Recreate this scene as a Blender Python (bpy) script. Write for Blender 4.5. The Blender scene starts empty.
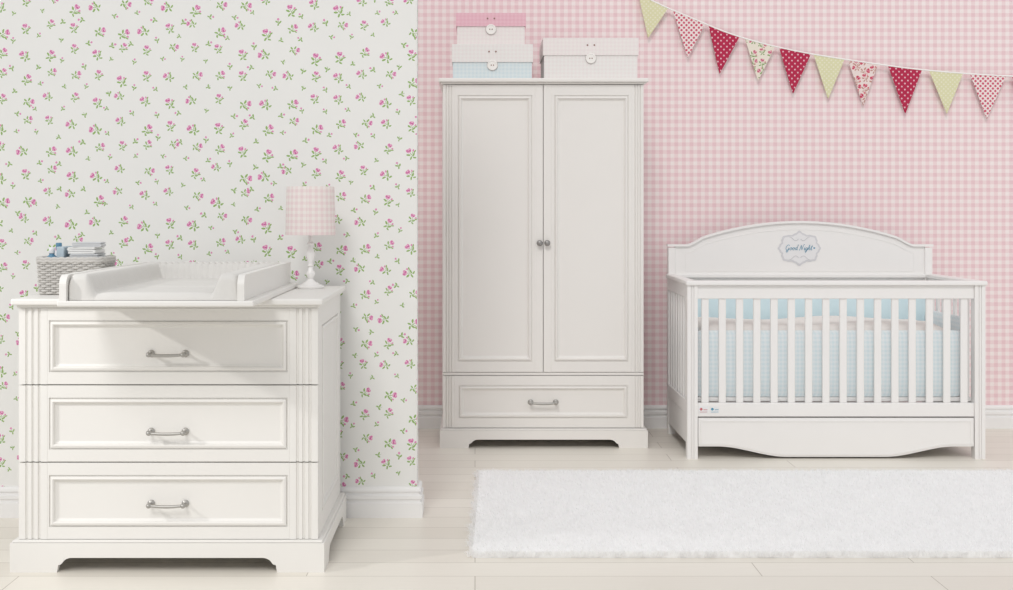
import bpy, bmesh, math, random
import numpy as np
from mathutils import Vector, Matrix
random.seed(7); np.random.seed(7)
S=bpy.context.scene
COL=S.collection
S.view_settings.view_transform='Standard'
S.view_settings.look='None'

# ------------------------------------------------------------ materials
def lin(c):
    o=[]
    for v in c[:3]:
        v=v/255.0
        o.append(v/12.92 if v<=0.04045 else ((v+0.055)/1.055)**2.4)
    return (o[0],o[1],o[2],1.0)

class NT:
    def __init__(s,name,rough=0.5,metal=0.0,spec=0.5):
        s.m=bpy.data.materials.new(name); s.m.use_nodes=True
        s.t=s.m.node_tree; s.n=s.t.nodes; s.b=s.n['Principled BSDF']
        s.b.inputs['Roughness'].default_value=rough
        s.b.inputs['Metallic'].default_value=metal
        s.b.inputs['Specular IOR Level'].default_value=spec
    def link(s,a,b): s.t.links.new(a,b)
    def node(s,t,**k):
        x=s.n.new(t)
        for a,b in k.items(): setattr(x,a,b)
        return x
    def put(s,inp,v):
        if isinstance(v,bpy.types.NodeSocket): s.link(v,inp)
        else: inp.default_value=v
    def math(s,op,a,b=0.0,c=None):
        x=s.node('ShaderNodeMath',operation=op)
        s.put(x.inputs[0],a); s.put(x.inputs[1],b)
        if c is not None: s.put(x.inputs[2],c)
        return x.outputs[0]
    def mix(s,f,a,b):
        x=s.node('ShaderNodeMix',data_type='RGBA')
        s.put(x.inputs[0],f); s.put(x.inputs[6],a); s.put(x.inputs[7],b)
        return x.outputs[2]
    def noise(s,vec,scale,detail=3.0,rough=0.5):
        x=s.node('ShaderNodeTexNoise'); x.inputs['Scale'].default_value=scale
        x.inputs['Detail'].default_value=detail; x.inputs['Roughness'].default_value=rough
        if vec is not None: s.link(vec,x.inputs['Vector'])
        return x.outputs['Fac']
    def pos(s): return s.node('ShaderNodeNewGeometry').outputs['Position']
    def obj(s): return s.node('ShaderNodeTexCoord').outputs['Object']
    def sep(s,v):
        x=s.node('ShaderNodeSeparateXYZ'); s.link(v,x.inputs[0]); return x.outputs
    def comb(s,a,b,c=0.0):
        x=s.node('ShaderNodeCombineXYZ'); s.put(x.inputs[0],a); s.put(x.inputs[1],b); s.put(x.inputs[2],c); return x.outputs[0]
    def scalev(s,v,sc):
        x=s.node('ShaderNodeVectorMath',operation='MULTIPLY'); s.link(v,x.inputs[0]); x.inputs[1].default_value=sc; return x.outputs[0]
    def color(s,c): s.put(s.b.inputs['Base Color'],c)
    def bump(s,h,strength=0.2,dist=0.002):
        x=s.node('ShaderNodeBump'); x.inputs['Strength'].default_value=strength; x.inputs['Distance'].default_value=dist
        s.link(h,x.inputs['Height']); s.link(x.outputs[0],s.b.inputs['Normal'])

def paint(name,c,rough=0.45,var=0.03,nscale=6.0,bs=0.05,bscale=60,metal=0.0):
    t=NT(name,rough,metal); p=t.pos()
    f=t.noise(p,nscale)
    a=lin(c); b=tuple(v*(1-var*2) for v in a[:3])+(1,)
    t.color(t.mix(f,a,b)); t.bump(t.noise(p,bscale),bs,0.001)
    return t.m

def fabric(name,c,rough=0.95,bs=0.3,bscale=400):
    t=NT(name,rough,0,0.1); p=t.pos()
    a=lin(c); b=tuple(v*0.94 for v in a[:3])+(1,)
    t.color(t.mix(t.noise(p,30),a,b)); t.bump(t.noise(p,bscale),bs,0.001)
    return t.m

def gingham(t,u,v,period,c0,c1,c2,duty=0.5):
    a=t.math('LESS_THAN',t.math('FRACT',t.math('DIVIDE',u,period)),duty)
    b=t.math('LESS_THAN',t.math('FRACT',t.math('DIVIDE',v,period)),duty)
    s=t.math('MULTIPLY',t.math('ADD',a,b),0.5)
    first=t.mix(t.math('GREATER_THAN',s,0.25),lin(c0),lin(c1))
    return t.mix(t.math('GREATER_THAN',s,0.75),first,lin(c2))

def floral(t,vec,cell,bg,pink=(222,146,186),dark=(198,100,154),green=(148,180,110),size=1.0,rnd=0.45,bare=0.0,small=False,shift=(0,0,0),wob=0.006):
    sv=t.node('ShaderNodeVectorMath',operation='ADD'); t.link(vec,sv.inputs[0]); sv.inputs[1].default_value=shift; vec=sv.outputs[0]
    vo=t.node('ShaderNodeTexVoronoi',voronoi_dimensions='2D',feature='F1')
    vo.inputs['Scale'].default_value=1.0/cell; vo.inputs['Randomness'].default_value=rnd
    t.link(vec,vo.inputs['Vector'])
    sub=t.node('ShaderNodeVectorMath',operation='SUBTRACT'); t.link(vec,sub.inputs[0]); t.link(vo.outputs['Position'],sub.inputs[1])
    cs=t.node('ShaderNodeSeparateColor'); t.link(vo.outputs['Color'],cs.inputs[0])
    rot=t.node('ShaderNodeVectorRotate',rotation_type='Z_AXIS'); t.link(sub.outputs[0],rot.inputs['Vector'])
    t.link(t.math('MULTIPLY_ADD',cs.outputs[0],3.6,-1.8),rot.inputs['Angle'])
    sc=t.node('ShaderNodeVectorMath',operation='SCALE'); t.link(rot.outputs[0],sc.inputs[0])
    t.link(t.math('MULTIPLY_ADD',cs.outputs[1],0.30/size,0.85/size),sc.inputs['Scale'])
    nz=t.node('ShaderNodeTexNoise'); nz.inputs['Scale'].default_value=110/size; t.link(vec,nz.inputs['Vector'])
    ws=t.node('ShaderNodeVectorMath',operation='MULTIPLY_ADD'); t.link(nz.outputs['Color'],ws.inputs[0]); ws.inputs[1].default_value=(wob,wob,0); ws.inputs[2].default_value=(-wob/2,-wob/2,0)
    ad=t.node('ShaderNodeVectorMath',operation='ADD'); t.link(sc.outputs[0],ad.inputs[0]); t.link(ws.outputs[0],ad.inputs[1])
    P=ad.outputs[0]
    def ell(x,y,a,b,r=0):
        m=t.node('ShaderNodeMapping',vector_type='TEXTURE'); t.link(P,m.inputs[0])
        m.inputs[1].default_value=(x,y,0); m.inputs[2].default_value=(0,0,math.radians(r)); m.inputs[3].default_value=(a,b,1)
        l=t.node('ShaderNodeVectorMath',operation='LENGTH'); t.link(m.outputs[0],l.inputs[0])
        return t.math('LESS_THAN',l.outputs['Value'],1.0)
    def mx(l):
        r=l[0]
        for q in l[1:]: r=t.math('MAXIMUM',r,q)
        return r
    if small:
        g=mx([ell(0,-0.004,0.0012,0.014,0),ell(-0.009,-0.003,0.0095,0.0046,-40),ell(0.009,-0.008,0.0095,0.0046,40),ell(-0.004,-0.019,0.0085,0.0040,70)])
        bud=t.math('MULTIPLY',ell(0.001,0.011,0.0066,0.0062),t.math('GREATER_THAN',cs.outputs[2],bare))
        c=t.mix(g,bg,lin(green)); return t.mix(bud,c,lin(pink))
    g=mx([ell(0.002,-0.014,0.0014,0.022,8),ell(-0.014,-0.008,0.0115,0.0052,-35),ell(0.013,-0.020,0.0115,0.0050,35),
          ell(-0.010,-0.030,0.0110,0.0048,40),ell(0.013,-0.008,0.0012,0.013,-50),ell(0.027,-0.008,0.0090,0.0042,20),ell(0.009,-0.038,0.0095,0.0044,-30)])
    fl=mx([ell(0.000,0.010,0.0130,0.0115),ell(-0.007,0.014,0.0085,0.0085),ell(0.007,0.015,0.008,0.0075)])
    bud=ell(0.023,0.001,0.0060,0.0050,40)
    pk=t.math('MAXIMUM',fl,bud)
    core=t.math('MULTIPLY',fl,mx([ell(0.001,0.009,0.0052,0.0036),ell(-0.008,0.014,0.0026,0.0036),ell(0.008,0.008,0.0026,0.0026)]))
    light=t.math('MULTIPLY',fl,mx([ell(-0.002,0.004,0.006,0.0020,-20),ell(0.003,0.016,0.005,0.0018,20)]))
    c=t.mix(g,bg,lin(green)); c=t.mix(pk,c,lin(pink)); c=t.mix(core,c,lin(dark)); c=t.mix(light,c,lin((238,200,218)))
    return c

WHITE=paint('painted white wood',(235,233,229),0.42,0.01)
WHITE2=paint('painted white wood wardrobe',(238,235,231),0.42,0.01)
WHITE3=paint('painted white wood crib',(242,240,238),0.42,0.01)
TRIMW=paint('trim white paint',(240,239,238),0.5,0.01)
NICKEL=paint('satin nickel',(178,176,172),0.38,0.03,metal=0.65)
KNOBM=paint('dull pewter',(160,158,156),0.4,0.05,metal=0.7)

# ------------------------------------------------------------ mesh helpers
def box(bm,x0,x1,y0,y1,z0,z1,b=0.0,seg=2):
    r=bmesh.ops.create_cube(bm,size=1.0,matrix=Matrix.Translation(((x0+x1)/2,(y0+y1)/2,(z0+z1)/2))@Matrix.Diagonal((x1-x0,y1-y0,z1-z0,1)))
    if b>0:
        es=set()
        for v in r['verts']:
            for e in v.link_edges: es.add(e)
        bmesh.ops.bevel(bm,geom=list(es),offset=b,segments=seg,profile=0.5,affect='EDGES')

def prism(bm,pts,a0,a1,axis):
    def P(p,a):
        if axis=='y': return (p[0],a,p[1])
        if axis=='z': return (p[0],p[1],a)
        return (a,p[0],p[1])
    A=[bm.verts.new(P(p,a0)) for p in pts]; B=[bm.verts.new(P(p,a1)) for p in pts]
    n=len(pts)
    bm.faces.new(A); bm.faces.new(B[::-1])
    for i in range(n):
        bm.faces.new((A[i],A[(i+1)%n],B[(i+1)%n],B[i]))

def panel(bm,x0,x1,z0,z1,thick,rings,f):
    loops=[]
    def loop(ix,iz,d):
        return [bm.verts.new(f(x,d,z)) for x,z in ((x0+ix,z0+iz),(x1-ix,z0+iz),(x1-ix,z1-iz),(x0+ix,z1-iz))]
    loops=[loop(0,0,thick)]+[loop(*r) for r in rings]
    bm.faces.new(loops[0][::-1])
    for a,b in zip(loops,loops[1:]):
        for i in range(4):
            j=(i+1)%4
            bm.faces.new((a[i],a[j],b[j],b[i]))
    bm.faces.new(loops[-1])

def mould(ix,iz,s=1.0,depth=1.0):
    base=[(0,0.005),(0.004,0.005),(0.006,-0.002),(0.013,-0.004),(0.017,0.000),(0.019,0.006),(0.026,0.009)]
    return [(0,0,0.001),(0.001,0.001,0),(ix,iz,0)]+[(ix+a*s,iz+a*s,d*depth) for a,d in base]

def lathe(bm,prof,c,axis='z',seg=24):
    rings=[]
    for r,h in prof:
        ring=[]
        for i in range(seg):
            a=2*math.pi*i/seg
            if axis=='z': p=(c[0]+r*math.cos(a),c[1]+r*math.sin(a),c[2]+h)
            elif axis=='y': p=(c[0]+r*math.cos(a),c[1]-h,c[2]+r*math.sin(a))
            else: p=(c[0]+h,c[1]+r*math.cos(a),c[2]+r*math.sin(a))
            ring.append(bm.verts.new(p))
        rings.append(ring)
    for a,b in zip(rings,rings[1:]):
        for i in range(seg):
            j=(i+1)%seg
            bm.faces.new((a[i],a[j],b[j],b[i]))
    bm.faces.new(rings[0][::-1]); bm.faces.new(rings[-1])

def tube(bm,pts,r,seg=8,closed=False):
    pts=[Vector(p) for p in pts]; n=len(pts); rings=[]
    for i,p in enumerate(pts):
        if closed: d=(pts[(i+1)%n]-pts[i-1]).normalized()
        else: d=(pts[min(i+1,n-1)]-pts[max(i-1,0)]).normalized()
        up=Vector((0,0,1)) if abs(d.z)<0.9 else Vector((0,1,0))
        u=d.cross(up).normalized(); w=u.cross(d).normalized()
        rr=r[i] if isinstance(r,(list,tuple)) else r
        rings.append([bm.verts.new(p+u*rr*math.cos(2*math.pi*k/seg)+w*rr*math.sin(2*math.pi*k/seg)) for k in range(seg)])
    m=n if closed else n-1
    for i in range(m):
        a=rings[i]; b=rings[(i+1)%n]
        for k in range(seg):
            j=(k+1)%seg
            bm.faces.new((a[k],a[j],b[j],b[k]))
    if not closed:
        bm.faces.new(rings[0][::-1]); bm.faces.new(rings[-1])

WL={}
def finish(name,bm,mat,parent=None,smooth=False,label=None,category=None,origin=None,recalc=True):
    if recalc: bmesh.ops.recalc_face_normals(bm,faces=bm.faces)
    me=bpy.data.meshes.new(name); bm.to_mesh(me); bm.free()
    return link_mesh(name,me,mat,parent,smooth,label,category,origin)
def link_mesh(name,me,mat,parent=None,smooth=False,label=None,category=None,origin=None):
    co=np.empty(len(me.vertices)*3); me.vertices.foreach_get('co',co); co=co.reshape(-1,3)
    mn=co.min(0); mx=co.max(0)
    c=Vector(origin) if origin else Vector(((mn[0]+mx[0])/2,(mn[1]+mx[1])/2,mn[2]))
    me.transform(Matrix.Translation(-c))
    me.materials.append(mat)
    if smooth:
        me.polygons.foreach_set('use_smooth',[True]*len(me.polygons))
    o=bpy.data.objects.new(name,me); COL.objects.link(o)
    WL[o.name]=c.copy()
    if parent:
        o.parent=parent; o.location=c-WL[parent.name]
    else: o.location=c
    if label: o['label']=label
    if category: o['category']=category
    return o
def smooth_angle(o,ang=40):
    me=o.data
    me.polygons.foreach_set('use_smooth',[True]*len(me.polygons))
    bm=bmesh.new(); bm.from_mesh(me)
    for e in bm.edges:
        if len(e.link_faces)==2 and e.calc_face_angle(0)>math.radians(ang): e.smooth=False
    bm.to_mesh(me); bm.free()
def root(name,loc,label,category,group=None):
    e=bpy.data.objects.new(name,None); e.empty_display_size=0.1; COL.objects.link(e)
    e.location=loc; WL[e.name]=Vector(loc); e['label']=label; e['category']=category
    if group: e['group']=group
    return e
def struct(o): o['kind']='structure'; return o

CZ=1.245
YW=5.28; YB=7.43

# ------------------------------------------------------------ room shell
t=NT('wallpaper floral',0.8,0,0.2); p=t.pos(); x,y,z=t.sep(p)
vec=t.comb(t.math('ADD',x,y),z)
n=t.noise(p,5)
bg=t.mix(n,lin((238,237,234)),lin((233,233,230)))
bg=floral(t,vec,0.098,bg,size=0.62,rnd=0.5,bare=0.30,small=True,shift=(0.049,0.049,0))
t.color(floral(t,vec,0.098,bg,size=0.66,rnd=0.5)); t.bump(t.noise(p,220),0.08,0.001)
FLORAL=t.m
t=NT('wallpaper gingham',0.8,0,0.2); p=t.pos(); x,y,z=t.sep(p)
t.color(gingham(t,t.math('ADD',x,y),z,0.0435,(245,233,232),(240,218,219),(233,202,206)))
t.bump(t.noise(p,220),0.06,0.001)
GING=t.m
t=NT('whitewashed planks',0.38,0,0.4); p=t.pos()
br=t.node('ShaderNodeTexBrick'); t.link(p,br.inputs['Vector'])
br.inputs['Scale'].default_value=1.0; br.inputs['Brick Width'].default_value=1.55; br.inputs['Row Height'].default_value=0.17
br.inputs['Mortar Size'].default_value=0.0018; br.inputs['Mortar Smooth'].default_value=0.3; br.offset=0.37; br.offset_frequency=2
br.inputs['Color1'].default_value=lin((244,240,231)); br.inputs['Color2'].default_value=lin((232,227,217)); br.inputs['Mortar'].default_value=lin((176,168,156))
gr=t.noise(t.scalev(p,(3,60,1)),2.0,6.0,0.65)
c=t.mix(t.math('MULTIPLY',gr,0.45),br.outputs['Color'],lin((216,208,195)))
t.color(c); t.bump(t.math('ADD',t.math('MULTIPLY',br.outputs['Fac'],-1.0),t.math('MULTIPLY',gr,0.2)),0.3,0.002)
FLOORM=t.m

bm=bmesh.new(); box(bm,-3.4,4.0,-0.6,7.6,-0.1,0.0); struct(finish('floor',bm,FLOORM))
bm=bmesh.new(); box(bm,-3.4,4.0,YB,7.6,0.0,2.8); struct(finish('wall_back',bm,GING))
bm=bmesh.new(); box(bm,-3.4,-0.236,YW,YW+0.12,0.0,2.8); struct(finish('wall_left',bm,FLORAL))
def baseprofile(h=0.125):
    return [(0,0),(0.024,0),(0.024,h*0.48),(0.014,h*0.52),(0.014,h*0.57),(0.021,h*0.62),(0.021,h*0.72),(0.010,h*0.77),(0.010,h*0.82),(0.017,h*0.86),(0.015,h*0.94),(0.006,h),(0,h)]
bm=bmesh.new()
pr=baseprofile(0.13); prism(bm,[(YB-a,b) for a,b in pr],-3.4,4.0,'x'); struct(finish('baseboard_back',bm,TRIMW))
bm=bmesh.new(); pr=baseprofile(0.122)
path=[((-3.4,YW),(0,-1)),((-0.236,YW),(1,-1)),((-0.236,YW+0.12),(1,1)),((-3.4,YW+0.12),(0,1))]
rows=[[bm.verts.new((q[0]+d[0]*a,q[1]+d[1]*a,b)) for a,b in pr] for q,d in path]
for A,B in zip(rows,rows[1:]):
    for i in range(len(pr)-1): bm.faces.new((A[i],A[i+1],B[i+1],B[i]))
bm.faces.new(rows[0]); bm.faces.new(rows[-1][::-1])
struct(finish('baseboard_left',bm,TRIMW))

# ------------------------------------------------------------ shared furniture pieces
def flute_strip(bm,x0,x1,yf,thick,z0,z1,n=3):
    w=x1-x0; pts=[(x0,yf)]
    for i in range(n):
        c=x0+w*(0.5+(i-(n-1)/2)*0.22); g=w*0.055
        pts+=[(c-g,yf),(c-g*0.6,yf+0.006),(c+g*0.6,yf+0.006),(c+g,yf)]
    pts+=[(x1,yf),(x1,yf+thick),(x0,yf+thick)]
    prism(bm,pts,z0,z1,'z')

def plinth(bm,x0,x1,y0,y1,h,cut,foot):
    t=0.025
    def outline(a0,a1,fo):
        # bracket foot: near-vertical inner edge, small step, short ogee, flat top
        st=[(0.0,0.0),(0.004,cut*0.50),(0.014,cut*0.56),(0.018,cut*0.66),(0.024,cut*0.82),(0.034,cut*0.94),(0.046,cut)]
        pts=[(a0,0),(a0,h),(a1,h),(a1,0)]
        pts+=[(a1-fo-q[0],q[1]) for q in st]
        pts+=[(a0+fo+q[0],q[1]) for q in st[::-1]]
        return pts
    prism(bm,outline(x0,x1,foot),y0,y0+t,'y')
    prism(bm,outline(y0+t,y1,foot*0.75),x0,x0+t,'x')
    prism(bm,outline(y0+t,y1,foot*0.75),x1-t,x1,'x')
    box(bm,x0+t,x1-t,y1-t,y1,0.0,h)
    box(bm,x0+0.006,x1-0.006,y0+0.006,y1,h,h+0.008,0.003)

def bar_handle(name,parent,xc,yf,zc,w=0.118,s=0.90):
    bm=bmesh.new()
    for sx in (-1,1):
        c=(xc+sx*w/2,yf,zc)
        lathe(bm,[(0.014*s,0.0),(0.0145*s,0.003),(0.011*s,0.006),(0.006*s,0.009),(0.0052*s,0.030),(0.009*s,0.034),(0.0105*s,0.040),(0.009*s,0.045),(0.004*s,0.049),(0.001,0.050)],c,'y',20)
    pts=[];rr=[]
    for i in range(21):
        u=i/20*2-1
        pts.append((xc+u*(w/2),yf-0.040,zc-0.0035*(1-u*u)))
        rr.append((0.0052+0.0012*(1-u*u))*s)
    tube(bm,pts,rr,10)
    o=finish(name,bm,NICKEL,parent,smooth=True,label='satin nickel bar handle with round end posts'); smooth_angle(o,50); return o

# ------------------------------------------------------------ dresser
cx=-1.058; DF=4.485; DB=5.235
dresser=root('dresser',(cx,(DF+DB)/2,0),'white painted three-drawer dresser with panelled fronts, against the floral wall','dresser')
bm=bmesh.new(); plinth(bm,cx-0.540,cx+0.540,DF-0.02,DB,0.100,0.050,0.162)
finish('plinth',bm,WHITE,dresser)
bm=bmesh.new()
box(bm,cx-0.496,cx+0.496,DF+0.022,DB,0.108,0.908)
fr=lambda a,d,c: (cx+0.516-d,a,c)
fl_=lambda a,d,c: (cx-0.516+d,a,c)
for f in (fr,fl_):
    panel(bm,DF+0.022,DB,0.108,0.908,0.02,mould(0.10,0.07,1.0),f)
finish('cabinet_body',bm,WHITE,dresser)
bm=bmesh.new()
box(bm,cx-0.522,cx+0.522,DF-0.006,DB,0.908,0.918,0.003)
box(bm,cx-0.535,cx+0.535,DF-0.030,DB+0.015,0.918,0.940,0.006,3)
finish('tabletop',bm,WHITE,dresser)
zs=[(0.1095,0.3725,-0.010),(0.3765,0.6395,-0.028),(0.6435,0.9065,-0.026)]
for z0,z1,dz in zs:
    bm=bmesh.new(); sw=0.098
    flute_strip(bm,cx-0.516,cx-0.516+sw,DF,0.020,z0,z1)
    flute_strip(bm,cx+0.516-sw,cx+0.516,DF,0.020,z0,z1)
    panel(bm,cx-0.516+sw,cx+0.516-sw,z0,z1,0.020,mould(0.006,0.042,1.05,1.15),lambda a,d,c:(a,DF+d,c))
    d=finish('drawer',bm,WHITE,dresser)
    bar_handle('handle',d,cx-0.002,DF+0.0105,(z0+z1)/2+dz)

# ------------------------------------------------------------ changing tray + mat
TX0,TX1,TY0,TY1=-1.312,-0.728,4.10,5.13
tray=root('changing_tray',((TX0+TX1)/2,(TY0+TY1)/2,0.940),'white wooden changing tray overhanging the front of the dresser top','changing table')
bm=bmesh.new()
box(bm,TX0-0.006,TX1+0.030,TY0-0.006,TY1,0.9405,0.958,0.004)
finish('tray_floor',bm,WHITE,tray)
def sideprof(zt):
    pts=[(TY1,0.9582),(TY0,0.9582),(TY0,zt-0.035)]
    for i in range(9):
        u=i/8*math.pi/2
        pts.append((TY0+0.035-0.035*math.cos(u),zt-0.035+0.035*math.sin(u)))
    pts.append((TY1,zt)); return pts
for xa in (TX0,TX1-0.022):
    bm=bmesh.new(); prism(bm,sideprof(1.040),xa,xa+0.022,'x')
    finish('side_board',bm,WHITE,tray)
bm=bmesh.new(); box(bm,TX0+0.022,TX1-0.022,TY1-0.02,TY1,0.9582,1.040,0.003)
finish('rear_board',bm,WHITE,tray)
MAT=fabric('grey white mat cover',(222,220,216))
mx0,mx1,my0,my1=TX0+0.026,TX1-0.026,TY0+0.02,TY1-0.026
bm=bmesh.new(); NX,NY=130,200
def sstep(a,b,v):
    u=max(0,min(1,(v-a)/(b-a))); return u*u*(3-2*u)
top=[];bot=[]
for j in range(NY+1):
    r=[];r2=[]
    for i in range(NX+1):
        u=i/NX;v=j/NY
        X=mx0+(mx1-mx0)*u; Y=my0+(my1-my0)*v
        dx=min(X-mx0,mx1-X); dy=my1-Y
        e=min(dx,dy)
        h=0.980+0.062*(1-sstep(0.050,0.085,e))
        h-=0.018*(1-math.sqrt(max(0,1-(1-min(e,0.02)/0.02)**2)))
        f=Y-my0
        h-=0.020*(1-math.sqrt(max(0,1-(1-min(f,0.02)/0.02)**2)))
        if e<0.085:
            s_=X if dy<=dx else Y
            h-=0.0075*(1-abs(math.sin(s_*math.pi/0.024)))**1.6
        else:
            h+=0.004*math.sin(math.pi*min(1,(e-0.085)/0.05)/2)
            h-=0.006*math.exp(-((f-0.34)/0.007)**2)
            h-=0.006*math.exp(-((f-0.62)/0.007)**2)
        r.append(bm.verts.new((X,Y,h))); r2.append(bm.verts.new((X,Y,0.959)))
    top.append(r);bot.append(r2)
for j in range(NY):
    for i in range(NX):
        bm.faces.new((top[j][i],top[j][i+1],top[j+1][i+1],top[j+1][i]))
        bm.faces.new((bot[j][i],bot[j+1][i],bot[j+1][i+1],bot[j][i+1]))
for i in range(NX):
    bm.faces.new((bot[0][i],bot[0][i+1],top[0][i+1],top[0][i])); bm.faces.new((bot[NY][i+1],bot[NY][i],top[NY][i],top[NY][i+1]))
for j in range(NY):
    bm.faces.new((bot[j+1][0],bot[j][0],top[j][0],top[j+1][0])); bm.faces.new((bot[j][NX],bot[j+1][NX],top[j+1][NX],top[j][NX]))
o=finish('changing_mat',bm,MAT,None,label='pale grey padded changing mat with ribbed sides in the tray',category='changing mat'); smooth_angle(o,60)

# ------------------------------------------------------------ basket with contents
WICK=paint('grey wicker',(210,207,202),0.8,0.12,nscale=90,bs=0.4,bscale=300)
SH=-0.006
BX0,BX1,BY0,BY1=-1.575+SH,-1.330+SH,4.66,4.86
def rrect(x0,x1,y0,y1,r,n):
    P=[];
    for cxx,cyy,a0 in ((x1-r,y0+r,-90),(x1-r,y1-r,0),(x0+r,y1-r,90),(x0+r,y0+r,180)):
        for i in range(9):
            a=math.radians(a0+i*90/8); P.append((cxx+r*math.cos(a),cyy+r*math.sin(a),math.cos(a),math.sin(a)))
    P.append(P[0]); L=[0]
    for a,b in zip(P,P[1:]): L.append(L[-1]+math.hypot(b[0]-a[0],b[1]-a[1]))
    out=[];k=0
    for i in range(n):
        s=L[-1]*i/n
        while L[k+1]<s: k+=1
        u=(s-L[k])/max(1e-9,L[k+1]-L[k]); a=P[k];b=P[k+1]
        out.append(tuple(a[q]+(b[q]-a[q])*u for q in range(4)))
    return out
bm=bmesh.new(); N=240; ring=rrect(BX0+0.01,BX1-0.01,BY0+0.01,BY1-0.01,0.03,N); nst=40
H=0.125; R=15
for k in range(R):
    z=0.9466+k*(H-0.010)/(R-1); g=0.006*k/(R-1)
    pts=[]
    for i,(a,b,nx,ny) in enumerate(ring):
        w=0.0036*math.cos(math.pi*i/(N/nst)+math.pi*k)+g
        pts.append((a+nx*w,b+ny*w,z))
    tube(bm,pts,0.0045,6,True)
for s in range(nst):
    a,b,nx,ny=ring[int(s*N/nst)]
    tube(bm,[(a,b,0.943),(a+nx*0.006,b+ny*0.006,0.94+H)],0.0022,6)
for dz,rr in ((0.0,0.0065),(0.009,0.0058)):
    tube(bm,[(a+nx*0.008,b+ny*0.008,0.94+H-0.004+dz+0.0015*math.sin(i*0.8)) for i,(a,b,nx,ny) in enumerate(ring)],rr,8,True)
box(bm,BX0+0.014,BX1-0.014,BY0+0.014,BY1-0.014,0.9405,0.947)
finish('wicker_basket',bm,WICK,None,smooth=True,label='grey woven wicker basket with nursery toiletries on the dresser',category='basket')
BLUE=paint('blue plastic',(92,142,172),0.35,0.05); PW=paint('white plastic',(236,237,238),0.35,0.01); GREYP=paint('grey blue printed card',(188,204,214),0.6,0.05)
TOW=fabric('white terry',(240,240,238),bs=0.6,bscale=250); TOWG=fabric('grey terry',(214,216,218),bs=0.6,bscale=250); TOWB=fabric('blue terry',(140,176,198),bs=0.6,bscale=250)
def bottle(x,y,h,r,mat,capm,label):
    rt=root('lotion_bottle',(x,y,0.948),label,'bottle')
    bm=bmesh.new(); lathe(bm,[(r*0.9,0),(r,0.004),(r,h*0.7),(r*0.9,h*0.78),(r*0.45,h*0.83),(r*0.45,h*0.86)],(x,y,0.948),'z',24)
    finish('bottle_body',bm,mat,rt,smooth=True)
    bm=bmesh.new(); lathe(bm,[(r*0.5,h*0.86),(r*0.52,h*0.865),(r*0.52,h*0.99),(r*0.45,h)],(x,y,0.948),'z',24)
    finish('cap',bm,capm,rt,smooth=True)
bottle(-1.532+SH,4.805,0.176,0.021,PW,BLUE,'white lotion bottle with blue cap in the wicker basket')
bottle(-1.532+SH,4.725,0.162,0.021,BLUE,PW,'blue lotion bottle with white cap in the wicker basket')
bm=bmesh.new(); box(bm,-1.508+SH,-1.480+SH,4.70,4.82,0.948,1.112,0.003); o=finish('toiletry_carton',bm,GREYP,label='pale blue-grey toiletry carton standing in the wicker basket',category='box')
def folded_cloth(x0,x1,y0,y1,z,th,mat,label,tilt=0.0):
    t=th/3.0; r=t/2
    def arc(cx_,cz_,rad,a0,a1,n=8):
        return [(cx_+rad*math.cos(math.radians(a0+(a1-a0)*i/n)),cz_+rad*math.sin(math.radians(a0+(a1-a0)*i/n))) for i in range(n+1)]
    g=t*0.06
    pts=[(x0+t*0.4,z),(x1-t,z)]+arc(x1-t,z+t-g,t-g,-90,90)[1:]+[(x0+t,z+2*t)]
    pts+=arc(x0+t,z+2*t+g,g,-90,-270,4)[1:]+[(x1-t*0.5,z+2*t+2*g),(x1-t*0.3,z+3*t-g)]
    pts+=arc(x0+t,z+2*t,t,90,270)[0:8]
    pts+=[(x0+t,z+t+g),(x1-t,z+t+g),(x1-t-g,z+t-g),(x0+t*0.4,z+t-g)]
    bm=bmesh.new(); prism(bm,pts,y0,y1,'y')
    if tilt:
        c=Vector(((x0+x1)/2,(y0+y1)/2,z)); bmesh.ops.rotate(bm,cent=c,matrix=Matrix.Rotation(tilt,3,'Z'),verts=bm.verts)
    o=finish('folded_cloth',bm,mat,label=label,category='cloth',smooth=True); smooth_angle(o,45); o['group']='cloths stacked in the wicker basket'
cz_=0.948
for i,(th,m,lb,dx,ti) in enumerate([(0.030,TOW,'white',0,0),(0.028,TOWG,'grey',0,0),(0.026,TOW,'white',0,0.01),(0.030,TOWB,'blue',0,-0.01),(0.022,TOWG,'pale grey',0.002,0.02),(0.024,TOW,'white',-0.004,-0.06),(0.016,TOWG,'pale grey',0.006,0.10)]):
    folded_cloth(-1.464+dx+SH,-1.360+dx+SH,4.695+i*0.002,4.825-i*0.003,cz_,th,m,lb+' folded muslin cloth stacked inside the wicker basket',ti); cz_+=th+0.0006

# ------------------------------------------------------------ table lamp
lx,ly=-0.640,5.06
lamp=root('table_lamp',(lx,ly,0.94),'white turned table lamp with pink gingham drum shade on the dresser','lamp')
LW=paint('glossy white lamp',(240,238,236),0.25,0.01)
bm=bmesh.new()
lathe(bm,[(0.050,0),(0.053,0.004),(0.053,0.009),(0.044,0.013),(0.036,0.015),(0.032,0.020),(0.018,0.027),(0.010,0.036),(0.013,0.044),(0.018,0.054),(0.018,0.060),(0.010,0.072),(0.008,0.082),(0.014,0.088),(0.008,0.094),(0.010,0.106),(0.016,0.122),(0.017,0.138),(0.011,0.154),(0.008,0.165),(0.014,0.170),(0.014,0.175),(0.008,0.180),(0.008,0.235)],(lx,ly,0.9405),'z',32)
o=finish('lamp_base',bm,LW,lamp,smooth=True); smooth_angle(o,50)
t=NT('lamp shade gingham',0.9,0,0.1); p=t.obj(); x,y,z=t.sep(p)
u=t.math('MULTIPLY',t.math('ARCTAN2',x,y),0.095)
t.color(gingham(t,u,z,0.0235,(238,231,227),(235,222,219),(231,212,212)))
t.bump(t.noise(p,500),0.2,0.001)
SHADE=t.m
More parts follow.
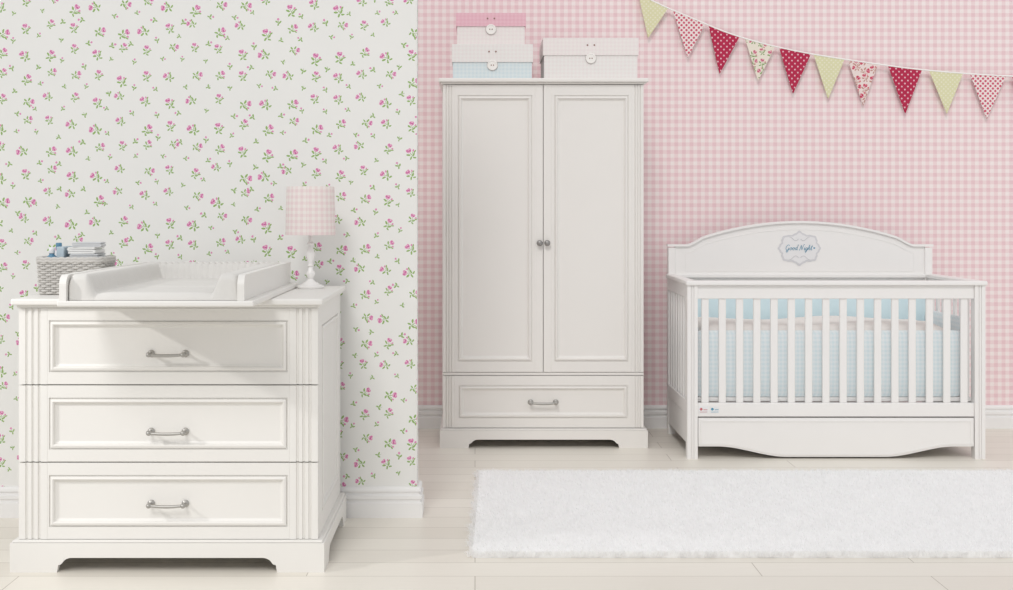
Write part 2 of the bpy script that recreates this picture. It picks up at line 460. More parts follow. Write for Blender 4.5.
bm=bmesh.new(); zb,zt=1.148,1.336; seg=48
prof=[(0.0965,zb),(0.0970,zb+0.003),(0.0925,zt-0.003),(0.0920,zt),(0.0895,zt),(0.0940,zb)]
rings=[[bm.verts.new((lx+r*math.cos(2*math.pi*i/seg),ly+r*math.sin(2*math.pi*i/seg),z)) for i in range(seg)] for r,z in prof]
for a,b in zip(rings,rings[1:]+rings[:1]):
    for i in range(seg):
        bm.faces.new((a[i],a[(i+1)%seg],b[(i+1)%seg],b[i]))
o=finish('lamp_shade',bm,SHADE,lamp,smooth=True,label='pink and cream gingham drum shade'); smooth_angle(o,50)
bm=bmesh.new()
for k in range(3):
    a=k*2*math.pi/3; tube(bm,[(lx,ly,1.168),(lx+0.0935*math.cos(a),ly+0.0935*math.sin(a),1.162)],0.002,6)
lathe(bm,[(0.013,0),(0.013,0.006)],(lx,ly,1.165),'z',16)
finish('shade_carrier',bm,NICKEL,lamp)

# ------------------------------------------------------------ wardrobe
wx0,wx1,WF,WB=-0.170,0.886,6.82,7.40; wc=(wx0+wx1)/2
ward=root('wardrobe',(wc,(WF+WB)/2,0),'tall white two-door wardrobe with bottom drawer against the gingham wall','wardrobe')
bm=bmesh.new(); plinth(bm,wx0-0.014,wx1+0.018,WF-0.022,WB,0.092,0.044,0.150); finish('plinth',bm,WHITE2,ward)
bm=bmesh.new()
box(bm,wx0+0.02,wx1-0.02,WF+0.022,WB,0.100,1.905)
panel(bm,WF+0.022,WB,0.100,1.905,0.02,mould(0.07,0.08),lambda a,d,c:(wx1-d,a,c))
panel(bm,WF+0.022,WB,0.100,1.905,0.02,mould(0.07,0.08),lambda a,d,c:(wx0+d,a,c))
box(bm,wx0,wx1,WF+0.004,WF+0.0225,0.378,0.392,0.002)
finish('cabinet_body',bm,WHITE2,ward)
bm=bmesh.new(); box(bm,wx0-0.008,wx1+0.008,WF-0.010,WB,1.905,1.914,0.003); box(bm,wx0-0.022,wx1+0.022,WF-0.028,WB+0.01,1.914,1.935,0.006,3)
finish('cornice',bm,WHITE2,ward)
for s in (0,1):
    bm=bmesh.new(); sw=0.062
    a=wx0+0.002 if s==0 else wc+0.002; b=wc-0.002 if s==0 else wx1-0.002
    z0,z1=0.395,1.902
    if s==0:
        flute_strip(bm,a,a+sw,WF,0.02,z0,z1,3); A,B=a+sw,b
    else:
        flute_strip(bm,b-sw,b,WF,0.02,z0,z1,3); A,B=a,b-sw
    if s==0:
        box(bm,B-0.040,B,WF,WF+0.02,z0,z1); B-=0.040
    else:
        box(bm,A,A+0.040,WF,WF+0.02,z0,z1); A+=0.040
    panel(bm,A,B,z0,z1,0.02,mould(0.016,0.055,1.1,1.1),lambda q,d,c:(q,WF+d,c))
    d=finish('door',bm,WHITE2,ward)
    bm=bmesh.new(); kx=wc-0.020 if s==0 else wc+0.020
    lathe(bm,[(0.012,0),(0.012,0.003),(0.006,0.006),(0.006,0.016),(0.014,0.021),(0.016,0.027),(0.012,0.033),(0.002,0.035)],(kx,WF,1.072),'y',24)
    finish('knob',bm,KNOBM,d,smooth=True,label='round pewter knob')
bm=bmesh.new(); sw=0.062; z0,z1=0.103,0.375
flute_strip(bm,wx0+0.002,wx0+sw,WF,0.02,z0,z1); flute_strip(bm,wx1-sw,wx1-0.002,WF,0.02,z0,z1)
panel(bm,wx0+sw,wx1-sw,z0,z1,0.02,mould(0.022,0.050,1.1,1.1),lambda q,d,c:(q,WF+d,c))
d=finish('drawer',bm,WHITE2,ward)
bar_handle('handle',d,wc,WF+0.010,0.236,0.132,1.05)

# ------------------------------------------------------------ storage boxes
def chk(name,c0,c1,c2,per):
    t=NT(name,0.75,0,0.2); p=t.pos(); x,y,z=t.sep(p)
    t.color(gingham(t,t.math('ADD',x,y),z,per,c0,c1,c2)); t.bump(t.noise(p,300),0.1,0.001); return t.m
PINKLID=chk('pink card',(236,194,205),(234,188,200),(231,183,196),0.02)
OFFW=chk('off white card',(240,235,232),(239,232,230),(238,229,228),0.02)
CREAM=chk('cream card',(238,236,233),(237,233,231),(236,230,228),0.02)
PBLUE=chk('pale blue card',(224,233,235),(219,230,233),(213,226,231),0.02)
CORD=fabric('brown cord',(150,118,108)); BTN=paint('white button',(245,242,238),0.4,0.01); EDG=paint('button rim grey',(196,190,186),0.5,0.02)
def storage_box(x0,x1,y0,y1,z0,z1,lidh,bmat,lmat,label):
    rt=root('storage_box',((x0+x1)/2,(y0+y1)/2,z0),label,'storage box','keepsake boxes on the wardrobe')
    e=0.006; xm=(x0+x1)/2
    bm=bmesh.new()
    zt=z1-0.003
    box(bm,x0+e,x1-e,y0+e,y1-e,z0,z0+0.004)
    for q in ((x0+e,x1-e,y0+e,y0+e+0.003),(x0+e,x1-e,y1-e-0.003,y1-e),(x0+e,x0+e+0.003,y0+e+0.003,y1-e-0.003),(x1-e-0.003,x1-e,y0+e+0.003,y1-e-0.003)):
        box(bm,*q,z0+0.004,zt-0.002)
    finish('box_body',bm,bmat,rt)
    bm=bmesh.new(); zl=z1-lidh
    box(bm,x0,x1,y0,y1,z1-0.004,z1,0.0015)
    for q in ((x0,x1,y0,y0+0.004),(x0,x1,y1-0.004,y1),(x0,x0+0.004,y0+0.004,y1-0.004),(x1-0.004,x1,y0+0.004,y1-0.004)):
        box(bm,*q,zl,z1-0.0035,0.001)
    finish('lid',bm,lmat,rt)
    zc=zl-0.016
    bm=bmesh.new()
    lathe(bm,[(0.025,0),(0.027,0.003),(0.027,0.007),(0.025,0.009),(0.021,0.009),(0.019,0.007),(0.001,0.007)],(xm,y0+e,zc),'y',28)
    b=finish('button',bm,BTN,rt,smooth=False,label='round white button fastener')
    bm=bmesh.new()
    tube(bm,[(xm+0.0275*math.cos(i/28*2*math.pi),y0+e-0.004,zc+0.0275*math.sin(i/28*2*math.pi)) for i in range(28)],0.0016,6,True)
    finish('button_rim',bm,EDG,b)
    for nm,X,Z in (('button_hole',xm-0.006,zc),('button_hole',xm+0.006,zc)):
        bm=bmesh.new(); lathe(bm,[(0.0032,0),(0.0032,0.001),(0.001,0.0012)],(X,y0+e-0.007,Z),'y',12); finish(nm,bm,CORD,b)
    for sx in (-1,1):
        bm=bmesh.new(); lathe(bm,[(0.0042,0),(0.0045,0.002),(0.001,0.003)],(xm+sx*0.018,y0,z1-lidh*0.42),'y',12); finish('eyelet',bm,CORD,rt)
by0=6.83; by1=7.22
storage_box(-0.122,0.305,by0,by1,1.9352,2.117,0.095,PBLUE,CREAM,'pale blue card storage box with cream lid on the wardrobe')
storage_box(-0.100,0.268,by0+0.01,by1-0.03,2.1172,2.282,0.070,OFFW,PINKLID,'small pink-lidded card box stacked on the blue box')
storage_box(0.358,0.860,by0,by1,1.9352,2.150,0.092,CREAM,OFFW,'wide cream card storage box with off-white lid on wardrobe')

# ------------------------------------------------------------ crib
CX0,CX1,CF,CB=1.062,2.552,6.50,7.27; cc=(CX0+CX1)/2
crib=root('crib',(cc,(CF+CB)/2,0),'white slatted wooden baby crib with arched back panel and drawer','crib')
pw=0.052
for xa in (CX0,CX1-pw):
    bm=bmesh.new(); 
    flute_strip(bm,xa,xa+pw,CF,0.05,0.0,0.868,2)
    finish('leg',bm,WHITE3,crib)
for xa in (CX0+0.012,CX1-pw-0.012+0.012):
    bm=bmesh.new(); box(bm,xa-0.0,xa+pw-0.012,CB-0.05,CB,0.0,1.035,0.003)
    finish('leg',bm,WHITE3,crib)
bm=bmesh.new()
box(bm,CX0+pw,CX1-pw,CF+0.010,CF+0.040,0.800,0.868,0.004)
box(bm,CX0-0.008,CX1+0.008,CF-0.012,CF+0.055,0.868,0.890,0.006,3)
box(bm,CX0+pw,CX1-pw,CF+0.008,CF+0.042,0.210,0.278,0.004)
ns=16; span=(CX1-pw)-(CX0+pw)
for i in range(ns):
    x=CX0+pw+span*(i+0.5)/ns-0.003
    box(bm,x-0.0185,x+0.0185,CF+0.017,CF+0.033,0.277,0.802,0.005)
finish('front_rail',bm,WHITE3,crib)
for s in (0,1):
    bm=bmesh.new(); xa=CX0+0.010 if s==0 else CX1-0.040; xb=xa+0.030
    box(bm,xa,xb,CF+0.05,CB-0.05,0.800,0.868,0.004)
    box(bm,xa-0.012,xb+0.012,CF+0.055,CB-0.05,0.868,0.890,0.006,3)
    box(bm,xa,xb,CF+0.05,CB-0.05,0.210,0.278,0.004)
    L=CB-CF-0.1
    for i in range(8):
        y=CF+0.05+L*(i+0.5)/8
        box(bm,xa+0.007,xb-0.007,y-0.0165,y+0.0165,0.277,0.802,0.005)
    box(bm,xa+0.004,xb-0.004,CF+0.05,CB-0.05,0.060,0.209,0.003)
    finish('end_rail',bm,WHITE3,crib)
hx0,hx1=1.074,2.544; hw=(hx1-hx0)/2; hc=(hx0+hx1)/2
def ztop(x,base=1.052,rise=0.130,wid=0.86):
    u=abs(x-hc)/hw
    if u>=wid: return base
    v=u/wid
    a=rise*math.cos(math.pi/2*v)**0.75
    return base+a*sstep(0.0,0.16,1-v)**0.5
xs=[hx0+0.04+(hx1-hx0-0.08)*i/160 for i in range(161)]
bm=bmesh.new()
prism(bm,[(hx0+0.04,0.30)]+[(x,ztop(x)-0.010) for x in xs]+[(hx1-0.04,0.30)],CB-0.035,CB-0.012,'y')
xs2=[hx0-0.004+(hx1-hx0+0.008)*i/160 for i in range(161)]
def band(bm,xs,fn,off,hh,y0,y1):
    A=[(x,fn(x)+off) for x in xs]; B=[(x,fn(x)+off-hh) for x in xs[::-1]]
    prism(bm,A+B,y0,y1,'y')
band(bm,xs2,ztop,0.002,0.012,CB-0.048,CB+0.000)
tube(bm,[(x,CB-0.0352,ztop(x)-0.046) for x in xs[7:-7]],0.0018,6)
tube(bm,[(xs[7],CB-0.0352,ztop(xs[7])-0.046),(xs[7],CB-0.0352,0.905)],0.0018,6)
tube(bm,[(xs[-8],CB-0.0352,ztop(xs[-8])-0.046),(xs[-8],CB-0.0352,0.905)],0.0018,6)
tube(bm,[(xs[7],CB-0.0352,0.905),(xs[-8],CB-0.0352,0.905)],0.0018,6)
box(bm,hx0+0.04,hx1-0.04,CB-0.055,CB-0.01,0.868,0.890,0.005)
hb=finish('headboard',bm,WHITE3,crib,label='arched white panel with fine raised moulding')
def plq(a,b,n=180):
    P=[]
    for i in range(n):
        th=2*math.pi*i/n; ct,st=math.cos(th),math.sin(th)
        r=(abs(ct)**3.0+abs(st)**3.0)**(-1/3.0)
        r*=0.89+0.050*math.cos(8*th)+0.05*math.cos(2*th)**2+0.014*math.cos(24*th)
        r+=0.10*math.exp(-((abs(abs(th-math.pi)-math.pi/2))/0.12)**2)
        P.append((a*ct*r,b*st*r))
    return P
px_,pz_=hc-0.004,1.032
PLQ=paint('plaque edge grey',(216,215,218),0.5,0.02); SCR=paint('ornament grey',(200,200,203),0.5,0.02)
PFACE=paint('plaque face pale grey',(234,233,234),0.5,0.01)
bm=bmesh.new(); prism(bm,[(px_+a,pz_+b) for a,b in plq(0.120,0.089)],CB-0.0375,CB-0.0355,'y')
o1=finish('plaque',bm,PLQ,hb,label='ornate plaque with pale grey edge and teal lettering')
bm=bmesh.new(); prism(bm,[(px_+a,pz_+b) for a,b in plq(0.109,0.078)],CB-0.0385,CB-0.0377,'y')
bmr=finish('plaque_face',bm,PFACE,o1)
TEAL=paint('teal lettering',(88,154,182),0.5,0.02)
def spl(P,n=6):
    out=[]
    for i in range(len(P)-1):
        a=P[max(i-1,0)];b=P[i];c=P[i+1];d=P[min(i+2,len(P)-1)]
        for k in range(n):
            u=k/n
            out.append(tuple(0.5*(2*b[q]+(c[q]-a[q])*u+(2*a[q]-5*b[q]+4*c[q]-d[q])*u*u+(3*b[q]-a[q]-3*c[q]+d[q])*u**3) for q in (0,1)))
    out.append(P[-1]); return out
oo=[(1.0,0.95),(0.55,1.0),(0.2,0.55),(0.45,0.05),(0.9,0.2),(1.05,0.7),(0.75,1.0),(1.0,0.85),(1.35,0.75)]
GL={'G':(1.9,[[(1.75,1.75),(1.35,2.1),(0.75,1.9),(0.25,1.1),(0.4,0.25),(1.0,0.0),(1.45,0.4),(1.6,1.0),(1.45,0.2),(1.2,-0.7),(0.6,-0.75),(0.9,-0.2),(1.9,0.5)]]),
'o':(1.25,[oo]),
'd':(1.35,[[(1.0,0.85),(0.6,1.0),(0.2,0.5),(0.45,0.02),(0.85,0.25),(1.1,1.0),(1.35,2.2)],[(1.35,2.2),(1.1,1.0),(1.05,0.2),(1.4,0.1)]]),
'N':(2.1,[[(0.0,0.1),(0.25,0.0),(0.55,1.2),(0.7,2.0)],[(0.7,2.0),(0.95,1.1),(1.3,0.05)],[(1.3,0.05),(1.55,1.2),(1.9,2.2),(2.25,2.2)]]),
'i':(0.7,[[(0.1,0.3),(0.4,1.0),(0.3,0.2),(0.5,0.0),(0.8,0.3)],[(0.5,1.45),(0.55,1.55)]]),
'g':(1.2,[[(0.95,0.9),(0.5,1.0),(0.15,0.5),(0.45,0.05),(0.85,0.35),(1.0,0.95)],[(1.0,0.95),(0.85,-0.3),(0.4,-0.9),(0.15,-0.6),(0.7,-0.1),(1.25,0.3)]]),
'h':(1.2,[[(0.05,0.3),(0.6,1.6),(0.65,2.1),(0.4,1.5),(0.2,0.0)],[(0.25,0.4),(0.65,1.0),(0.9,0.8),(0.8,0.15),(1.2,0.2)]]),
't':(0.9,[[(0.1,0.3),(0.65,1.9)],[(0.65,1.9),(0.4,0.5),(0.5,0.0),(0.9,0.3)],[(0.15,1.3),(0.95,1.4)]]),' ':(0.7,[])}
txt='Good Night'; tw=sum(GL[c][0] for c in txt); su=0.150/tw; ox=px_-0.080; bm=bmesh.new(); cxr=0
for ch in txt:
    w_,st=GL[ch]
    for s_ in st:
        P=spl(s_); pts=[(ox+(cxr+a+0.2*b)*su,CB-0.0395,pz_-0.010+b*su*1.15) for a,b in P]
        tube(bm,pts,0.00125,6)
    cxr+=w_
hp=[]
for i in range(24):
    th=2*math.pi*i/24
    hp.append((px_+0.082+0.00034*16*math.sin(th)**3, pz_+0.001+0.00034*(13*math.cos(th)-5*math.cos(2*th)-2*math.cos(3*th)-math.cos(4*th))))
prism(bm,hp,CB-0.0397,CB-0.0386,'y')
finish('lettering',bm,TEAL,o1)
for sx in (-1,1):
  for sz in (-1,1):
    bm=bmesh.new()
    tube(bm,[(px_+sx*(0.006+0.050*i/14),CB-0.0390,pz_+sz*(0.052-0.010*math.sin(i/14*math.pi*1.6))) for i in range(15)],0.0015,6)
    finish('scroll_ornament',bm,SCR,o1)
dx0,dx1=CX0+pw+0.004,CX1-pw-0.004
def zb_(x):
    u=abs(x-cc)/((dx1-dx0)/2); return 0.062-0.052*sstep(0,1,(0.86-u)/0.50)
bm=bmesh.new(); xs=[dx0+(dx1-dx0)*i/80 for i in range(81)]
prism(bm,[(x,zb_(x)) for x in xs]+[(dx1,0.204),(dx0,0.204)],CF+0.006,CF+0.026,'y')
band(bm,xs,zb_,0.016,0.006,CF+0.002,CF+0.0062)
box(bm,dx0+0.012,dx1-0.012,CF+0.002,CF+0.0062,0.186,0.192)
box(bm,dx0+0.012,dx0+0.018,CF+0.002,CF+0.0062,0.078,0.186); box(bm,dx1-0.018,dx1-0.012,CF+0.002,CF+0.0062,0.078,0.186)
box(bm,dx0+0.03,dx1-0.03,CF+0.026,CB-0.10,0.062,0.180)
finish('crib_drawer',bm,WHITE3,crib,label='under-bed drawer with wavy lower edge')
RED=paint('badge red',(206,110,118),0.5,0.05)
for x,m in ((CX0+pw+0.022,RED),(CX0+pw+0.078,TEAL)):
    bm=bmesh.new(); box(bm,x-0.017,x+0.030,CF+0.0062,CF+0.0078,0.228,0.262,0.0006)
    b=finish('badge',bm,PW,crib,label='small printed badge')
    bm=bmesh.new(); lathe(bm,[(0.007,0),(0.007,0.0004),(0.001,0.0005)],(x-0.004,CF+0.0061,0.248),'y',16)
    for k in range(4): box(bm,x+0.008+k*0.005,x+0.011+k*0.005,CF+0.0057,CF+0.0061,0.243,0.248)
    box(bm,x-0.012,x+0.026,CF+0.0057,CF+0.0061,0.233,0.235)
    finish('badge_print',bm,m,b)

bm=bmesh.new(); box(bm,CX0+0.05,CX1-0.05,CF+0.055,CB-0.075,0.280,0.300); finish('mattress_base',bm,WHITE3,crib)
MATT=fabric('mattress ticking',(240,238,234))
bm=bmesh.new(); box(bm,CX0+0.085,CX1-0.085,CF+0.105,CB-0.115,0.301,0.43,0.03,4)
finish('mattress',bm,MATT,label='white crib mattress under the duvet',category='mattress',smooth=True)
t=NT('blue bumper cotton',0.9,0,0.1); p=t.pos(); x,y,z=t.sep(p)
t.color(gingham(t,t.math('ADD',x,y),z,0.022,(233,239,241),(227,236,239),(219,232,236))); t.bump(t.noise(p,300),0.2,0.001); BUMPC=t.m
BUMPL=fabric('plain light blue cotton',(214,234,240))
PKF=fabric('pale beige duvet cotton',(238,234,230),bscale=60)
bmp=root('crib_bumper',(cc,(CF+CB)/2,0.301),'light blue padded cot bumper tied inside the crib slats','crib bumper')
def cushion(name,x0,x1,y0,y1,z0,z1,mat,parent,label=None):
    bm=bmesh.new(); n=60; mseg=16
    horiz = (x1-x0)>(y1-y0)
    L=(x1-x0) if horiz else (y1-y0); T=(y1-y0) if horiz else (x1-x0)
    rings=[]
    for i in range(n+1):
        u=i/n; endr=min(1.0,math.sqrt(max(0.02,1-(1-min(u,1-u)/0.03)**2)) if min(u,1-u)<0.03 else 1.0)
        pl=0.75+0.25*abs(math.sin(u*math.pi*5))**0.4
        hh=(z1-z0)/2; ring=[]
        for k in range(mseg):
            a=2*math.pi*k/mseg; c,s=math.cos(a),math.sin(a)
            q=(abs(c)**6+abs(s)**6)**(-1/6)
            dt=T/2*c*q*endr*pl; dz=hh*s*q*(0.97+0.03*endr)
            if horiz: ring.append(bm.verts.new((x0+L*u,(y0+y1)/2+dt,(z0+z1)/2+dz)))
            else: ring.append(bm.verts.new(((x0+x1)/2+dt,y0+L*u,(z0+z1)/2+dz)))
        rings.append(ring)
    for a,b in zip(rings,rings[1:]):
        for k in range(mseg):
            j=(k+1)%mseg; bm.faces.new((a[k],a[j],b[j],b[k]))
    bm.faces.new(rings[0][::-1]); bm.faces.new(rings[-1])
    o=finish(name,bm,mat,parent,label=label,smooth=True); smooth_angle(o,60)
cushion('rear_pad',CX0+0.055,CX1-0.055,CB-0.108,CB-0.078,0.302,0.80,BUMPL,bmp,'plain light blue padded panel')
cushion('front_pad',CX0+0.055,CX1-0.10,CF+0.058,CF+0.092,0.302,0.636,BUMPC,bmp,'light blue gingham padded panel')
cushion('side_pad',CX0+0.050,CX0+0.080,CF+0.11,CB-0.12,0.302,0.66,BUMPC,bmp)
cushion('side_pad',CX1-0.085,CX1-0.055,CF+0.11,CB-0.12,0.302,0.70,BUMPC,bmp)
bm=bmesh.new(); NX,NY=60,28; x0,x1,y0,y1=CX0+0.09,CX1-0.10,CF+0.112,CB-0.125
tp=[];bt=[]
for j in range(NY+1):
    a=[];b=[]
    for i in range(NX+1):
        X=x0+(x1-x0)*i/NX;Y=y0+(y1-y0)*j/NY
        e=min(X-x0,x1-X,Y-y0,y1-Y)
        h=0.56+0.10*math.sqrt(max(0,1-(1-min(e,0.08)/0.08)**2))+0.006*math.sin(X*9+Y*4)+0.005*math.sin(Y*17-X*6)
        a.append(bm.verts.new((X,Y,h))); b.append(bm.verts.new((X,Y,0.432)))
    tp.append(a);bt.append(b)
for j in range(NY):
    for i in range(NX):
        bm.faces.new((tp[j][i],tp[j][i+1],tp[j+1][i+1],tp[j+1][i])); bm.faces.new((bt[j][i],bt[j+1][i],bt[j+1][i+1],bt[j][i+1]))
for i in range(NX):
    bm.faces.new((bt[0][i],bt[0][i+1],tp[0][i+1],tp[0][i])); bm.faces.new((bt[NY][i+1],bt[NY][i],tp[NY][i],tp[NY][i+1]))
for j in range(NY):
    bm.faces.new((bt[j+1][0],bt[j][0],tp[j][0],tp[j+1][0])); bm.faces.new((bt[j][NX],bt[j+1][NX],tp[j+1][NX],tp[j][NX]))
finish('duvet',bm,PKF,smooth=True,label='thick pale duvet lying in the crib',category='duvet')

# ------------------------------------------------------------ bunting
BD=7.395; k=BD/1300.0
def W(px,py): return ((px-475)*k,CZ-(py-210)*k)
ctrl=[(612,-22),(640,-6),(662,6),(690,17),(724,32),(760,43),(795,51),(829,57),(863,62),(905,68),(945,72),(986,75),(1030,77),(1075,78)]
xs_=[c[0] for c in ctrl]; ys_=[c[1] for c in ctrl]
def yl(px): return float(np.interp(px,xs_,ys_))
bunt=root('bunting',(W(830,57)[0],BD,W(830,57)[1]),'string of patterned triangular fabric bunting flags on the gingham wall','bunting')
bm=bmesh.new(); pts=[]
for i in range(121):
    px=612+(1075-612)*i/120
    y=sum(yl(px+q) for q in (-14,-7,0,7,14))/5
    a,b=W(px,y); pts.append((a,BD,b))
tube(bm,pts,0.0042,8)
STR=fabric('white cord',(252,250,247)); finish('string',bm,STR,bunt,smooth=True)
for q in (pts[0],pts[-1]):
    bm=bmesh.new(); lathe(bm,[(0.006,-0.028),(0.003,-0.024),(0.003,-0.0),(0.006,0.0),(0.006,0.004)],(q[0],q[1],q[2]),'y',12)
    finish('wall_pin',bm,NICKEL,bunt)
def dots(name,bgc,dc,per,r):
    t=NT(name,0.9,0,0.1); p=t.obj(); x,y,z=t.sep(p)
    vo=t.node('ShaderNodeTexVoronoi',voronoi_dimensions='2D'); vo.inputs['Scale'].default_value=1/per; vo.inputs['Randomness'].default_value=0
    rt=t.node('ShaderNodeVectorRotate',rotation_type='Z_AXIS'); rt.inputs['Angle'].default_value=0.785; t.link(t.comb(x,z),rt.inputs['Vector'])
    t.link(rt.outputs[0],vo.inputs['Vector'])
    t.color(t.mix(t.math('LESS_THAN',vo.outputs['Distance'],r),lin(bgc),lin(dc))); t.bump(t.noise(p,400),0.2,0.001); return t.m
REDD=dots('red spotted cotton',(182,52,82),(232,186,196),0.024,0.20)
LIME=dots('lime spotted cotton',(222,220,180),(234,231,208),0.018,0.25)
PDOT=dots('red spots on white cotton',(240,226,224),(206,96,118),0.020,0.34)
def rosefab(name,bgc,pk,dk,gn,cell,size):
    t=NT(name,0.9,0,0.1); p=t.obj(); x,y,z=t.sep(p)
    t.color(floral(t,t.comb(x,z),cell,lin(bgc),pk,dk,gn,size=size)); return t.m
ROSE=rosefab('green and pink rose cotton',(236,228,214),(214,130,146),(190,84,110),(140,168,112),0.050,0.70)
ROSE2=rosefab('red rose cotton',(236,220,216),(212,92,112),(180,50,80),(196,150,140),0.048,0.80)
flags=[(653,4,37,LIME,30,-8,'lime spotted'),(689,18,57,PDOT,32,-2,'red on white spotted'),(724,33,73,REDD,31,-7,'red spotted'),(760,44,80,ROSE,30,-3,'pink and green rose print'),(795,52,93,REDD,32,-3,'red spotted'),(829,58,98,LIME,31,-1,'lime spotted'),(863,64,105,ROSE2,30,1,'red rose print'),(905,69,113,REDD,34,1,'red spotted'),(946,73,113,LIME,34,2,'lime spotted'),(988,76,118,PDOT,36,-1,'red on white spotted'),(1030,78,120,REDD,36,0,'red spotted')]
for px,yt,yb,m,w,sh,lb in flags:
    bm=bmesh.new(); A=W(px-w/2,yl(px-w/2)); B=W(px+w/2,yl(px+w/2)); C=W(px+sh*0.6,yb+1)
    n=10; grid=[]
    for j in range(n+1):
        v=j/n; row=[]
        for i in range(n+1):
            u=i/n
            tx=A[0]+(B[0]-A[0])*u; tz=A[1]+(B[1]-A[1])*u
            X=tx+(C[0]-tx)*v*0.985; Z=tz+(C[1]-tz)*v*0.985
            Y=BD+0.003*math.sin(u*6+px)*v+0.006*v
            row.append((X,Y,Z))
        grid.append(row)
    F=[[bm.verts.new((a,b-0.0008,c)) for a,b,c in r] for r in grid]; K=[[bm.verts.new((a,b+0.0008,c)) for a,b,c in r] for r in grid]
    for j in range(n):
        for i in range(n):
            bm.faces.new((F[j][i],F[j][i+1],F[j+1][i+1],F[j+1][i])); bm.faces.new((K[j][i],K[j+1][i],K[j+1][i+1],K[j][i+1]))
    for j in range(n):
        bm.faces.new((F[j][0],F[j+1][0],K[j+1][0],K[j][0])); bm.faces.new((F[j][n],K[j][n],K[j+1][n],F[j+1][n]))
        bm.faces.new((F[0][j],K[0][j],K[0][j+1],F[0][j+1])); bm.faces.new((F[n][j],F[n][j+1],K[n][j+1],K[n][j]))
    finish('flag',bm,m,bunt,label=lb+' triangular cotton flag')

# ------------------------------------------------------------ rug
RX0,RX1,RY0,RY1=-0.005,2.550,4.640,6.09
t=NT('shaggy white pile',1.0,0,0.0); p=t.pos()
colr=t.mix(t.noise(p,14,4),lin((255,255,255)),lin((250,250,250)))
df=t.node('ShaderNodeBsdfDiffuse'); tl=t.node('ShaderNodeBsdfTranslucent'); t.link(colr,df.inputs[0]); t.link(colr,tl.inputs[0])
ms=t.node('ShaderNodeMixShader'); ms.inputs[0].default_value=0.5; t.link(df.outputs[0],ms.inputs[1]); t.link(tl.outputs[0],ms.inputs[2])
t.link(ms.outputs[0],t.n['Material Output'].inputs['Surface'])
RUGM=t.m
N=170000
bx=np.random.uniform(RX0,RX1,N); by=np.random.uniform(RY0,RY1,N)
edge=0.007*np.sin(by*31)+0.005*np.sin(by*77)
left=np.clip(1-(bx-RX0)/0.05,0,1); right=np.clip(1-(RX1-bx)/0.05,0,1); front=np.clip(1-(by-RY0)/0.05,0,1); back=np.clip(1-(RY1-by)/0.05,0,1)
skew=(5.35-by)*0.022
bx=bx-skew+edge*left
by=by+(0.005*np.sin(bx*29)+0.004*np.sin(bx*83))*(front+back)
ang=np.random.uniform(0,2*np.pi,N); lean=np.random.uniform(0.008,0.026,N); hh=np.random.uniform(0.020,0.033,N)
tuft=np.sin(bx*95+3*np.sin(by*41))*np.sin(by*105+3*np.sin(bx*37))
hh+=0.004*tuft
lx_=np.cos(ang)*lean+(right-left)*0.016; ly_=np.sin(ang)*lean+(back-front)*0.016
wa=np.random.uniform(0,2*np.pi,N); w=0.0014
wx,wy=np.cos(wa)*w,np.sin(wa)*w
V=np.empty((N,5,3)); z0=0.008
V[:,0]=np.stack([bx-wx,by-wy,np.full(N,z0)],1); V[:,1]=np.stack([bx+wx,by+wy,np.full(N,z0)],1)
V[:,2]=np.stack([bx+wx*0.8+lx_*0.4,by+wy*0.8+ly_*0.4,z0+hh*0.65],1); V[:,3]=np.stack([bx-wx*0.8+lx_*0.4,by-wy*0.8+ly_*0.4,z0+hh*0.65],1)
V[:,4]=np.stack([bx+lx_,by+ly_,z0+hh*(1-0.3*np.maximum(np.maximum(left,right),np.maximum(front,back)))],1)
idx=np.arange(N)*5
q=np.stack([idx,idx+1,idx+2,idx+3],1).tolist(); tr=np.stack([idx+3,idx+2,idx+4],1).tolist()
vs=V.reshape(-1,3).tolist(); b0=len(vs)
a0=(5.35-RY0)*0.022; a1=(5.35-RY1)*0.022; m_=0.012
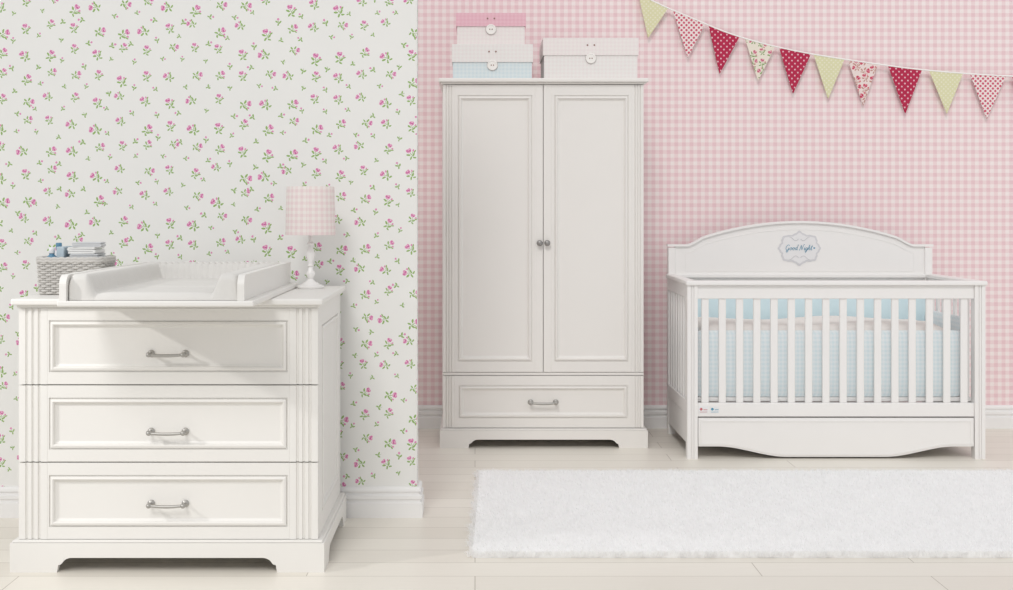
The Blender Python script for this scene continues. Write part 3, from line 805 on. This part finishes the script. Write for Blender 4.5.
B4=[(RX0-a0+m_,RY0+m_),(RX1-a0-m_,RY0+m_),(RX1-a1-m_,RY1-m_),(RX0-a1+m_,RY1-m_)]
vs+=[(a,b,0.0005) for a,b in B4]+[(a,b,0.024) for a,b in B4]
fs=q+tr+[[b0+i for i in f] for f in ((3,2,1,0),(4,5,6,7),(0,1,5,4),(1,2,6,5),(2,3,7,6),(3,0,4,7))]
me=bpy.data.meshes.new('rug'); me.from_pydata(vs,[],fs)
me.update()
o=link_mesh('rug',me,RUGM,label='white shaggy long-pile rectangular rug on the plank floor',category='rug')
BACK=fabric('white rug pile base',(250,250,250))
o.data.materials.append(BACK)
arr=np.zeros(len(o.data.polygons),dtype=np.int32); arr[-6:]=1
o.data.polygons.foreach_set('material_index',arr)

# ------------------------------------------------------------ lights
w=bpy.data.worlds.new('World'); S.world=w; w.use_nodes=True
bgn=w.node_tree.nodes['Background']; bgn.inputs[0].default_value=lin((253,253,254)); bgn.inputs[1].default_value=0.75
sp=bpy.data.lights.new('key_light','SPOT'); sp.energy=80; sp.spot_size=math.radians(40); sp.spot_blend=0.9; sp.shadow_soft_size=0.04; sp.color=(1,0.985,0.965)
so=bpy.data.objects.new('key_light',sp); COL.objects.link(so); so.location=(-3.0,3.3,1.85)
so.rotation_euler=(Vector((-1.05,4.48,0.40))-Vector((-3.0,3.3,1.85))).to_track_quat('-Z','Y').to_euler()
sl=bpy.data.lights.new('sun_light','SUN'); sl.energy=0.85; sl.angle=math.radians(16); sl.color=(1,0.985,0.97)
so=bpy.data.objects.new('sun_light',sl); COL.objects.link(so); so.location=(0,0,4)
so.rotation_euler=Vector((0.16,0.80,-0.70)).to_track_quat('-Z','Y').to_euler()

# ------------------------------------------------------------ camera
cam=bpy.data.cameras.new('camera'); co=bpy.data.objects.new('camera',cam); COL.objects.link(co)
co.location=(0,0,CZ); co.rotation_euler=(math.radians(90),0,0)
cam.sensor_width=36; cam.lens=1300/1013*36
cam.shift_x=(506.5-475)/1013; cam.shift_y=-(295-210)/1013
S.camera=co
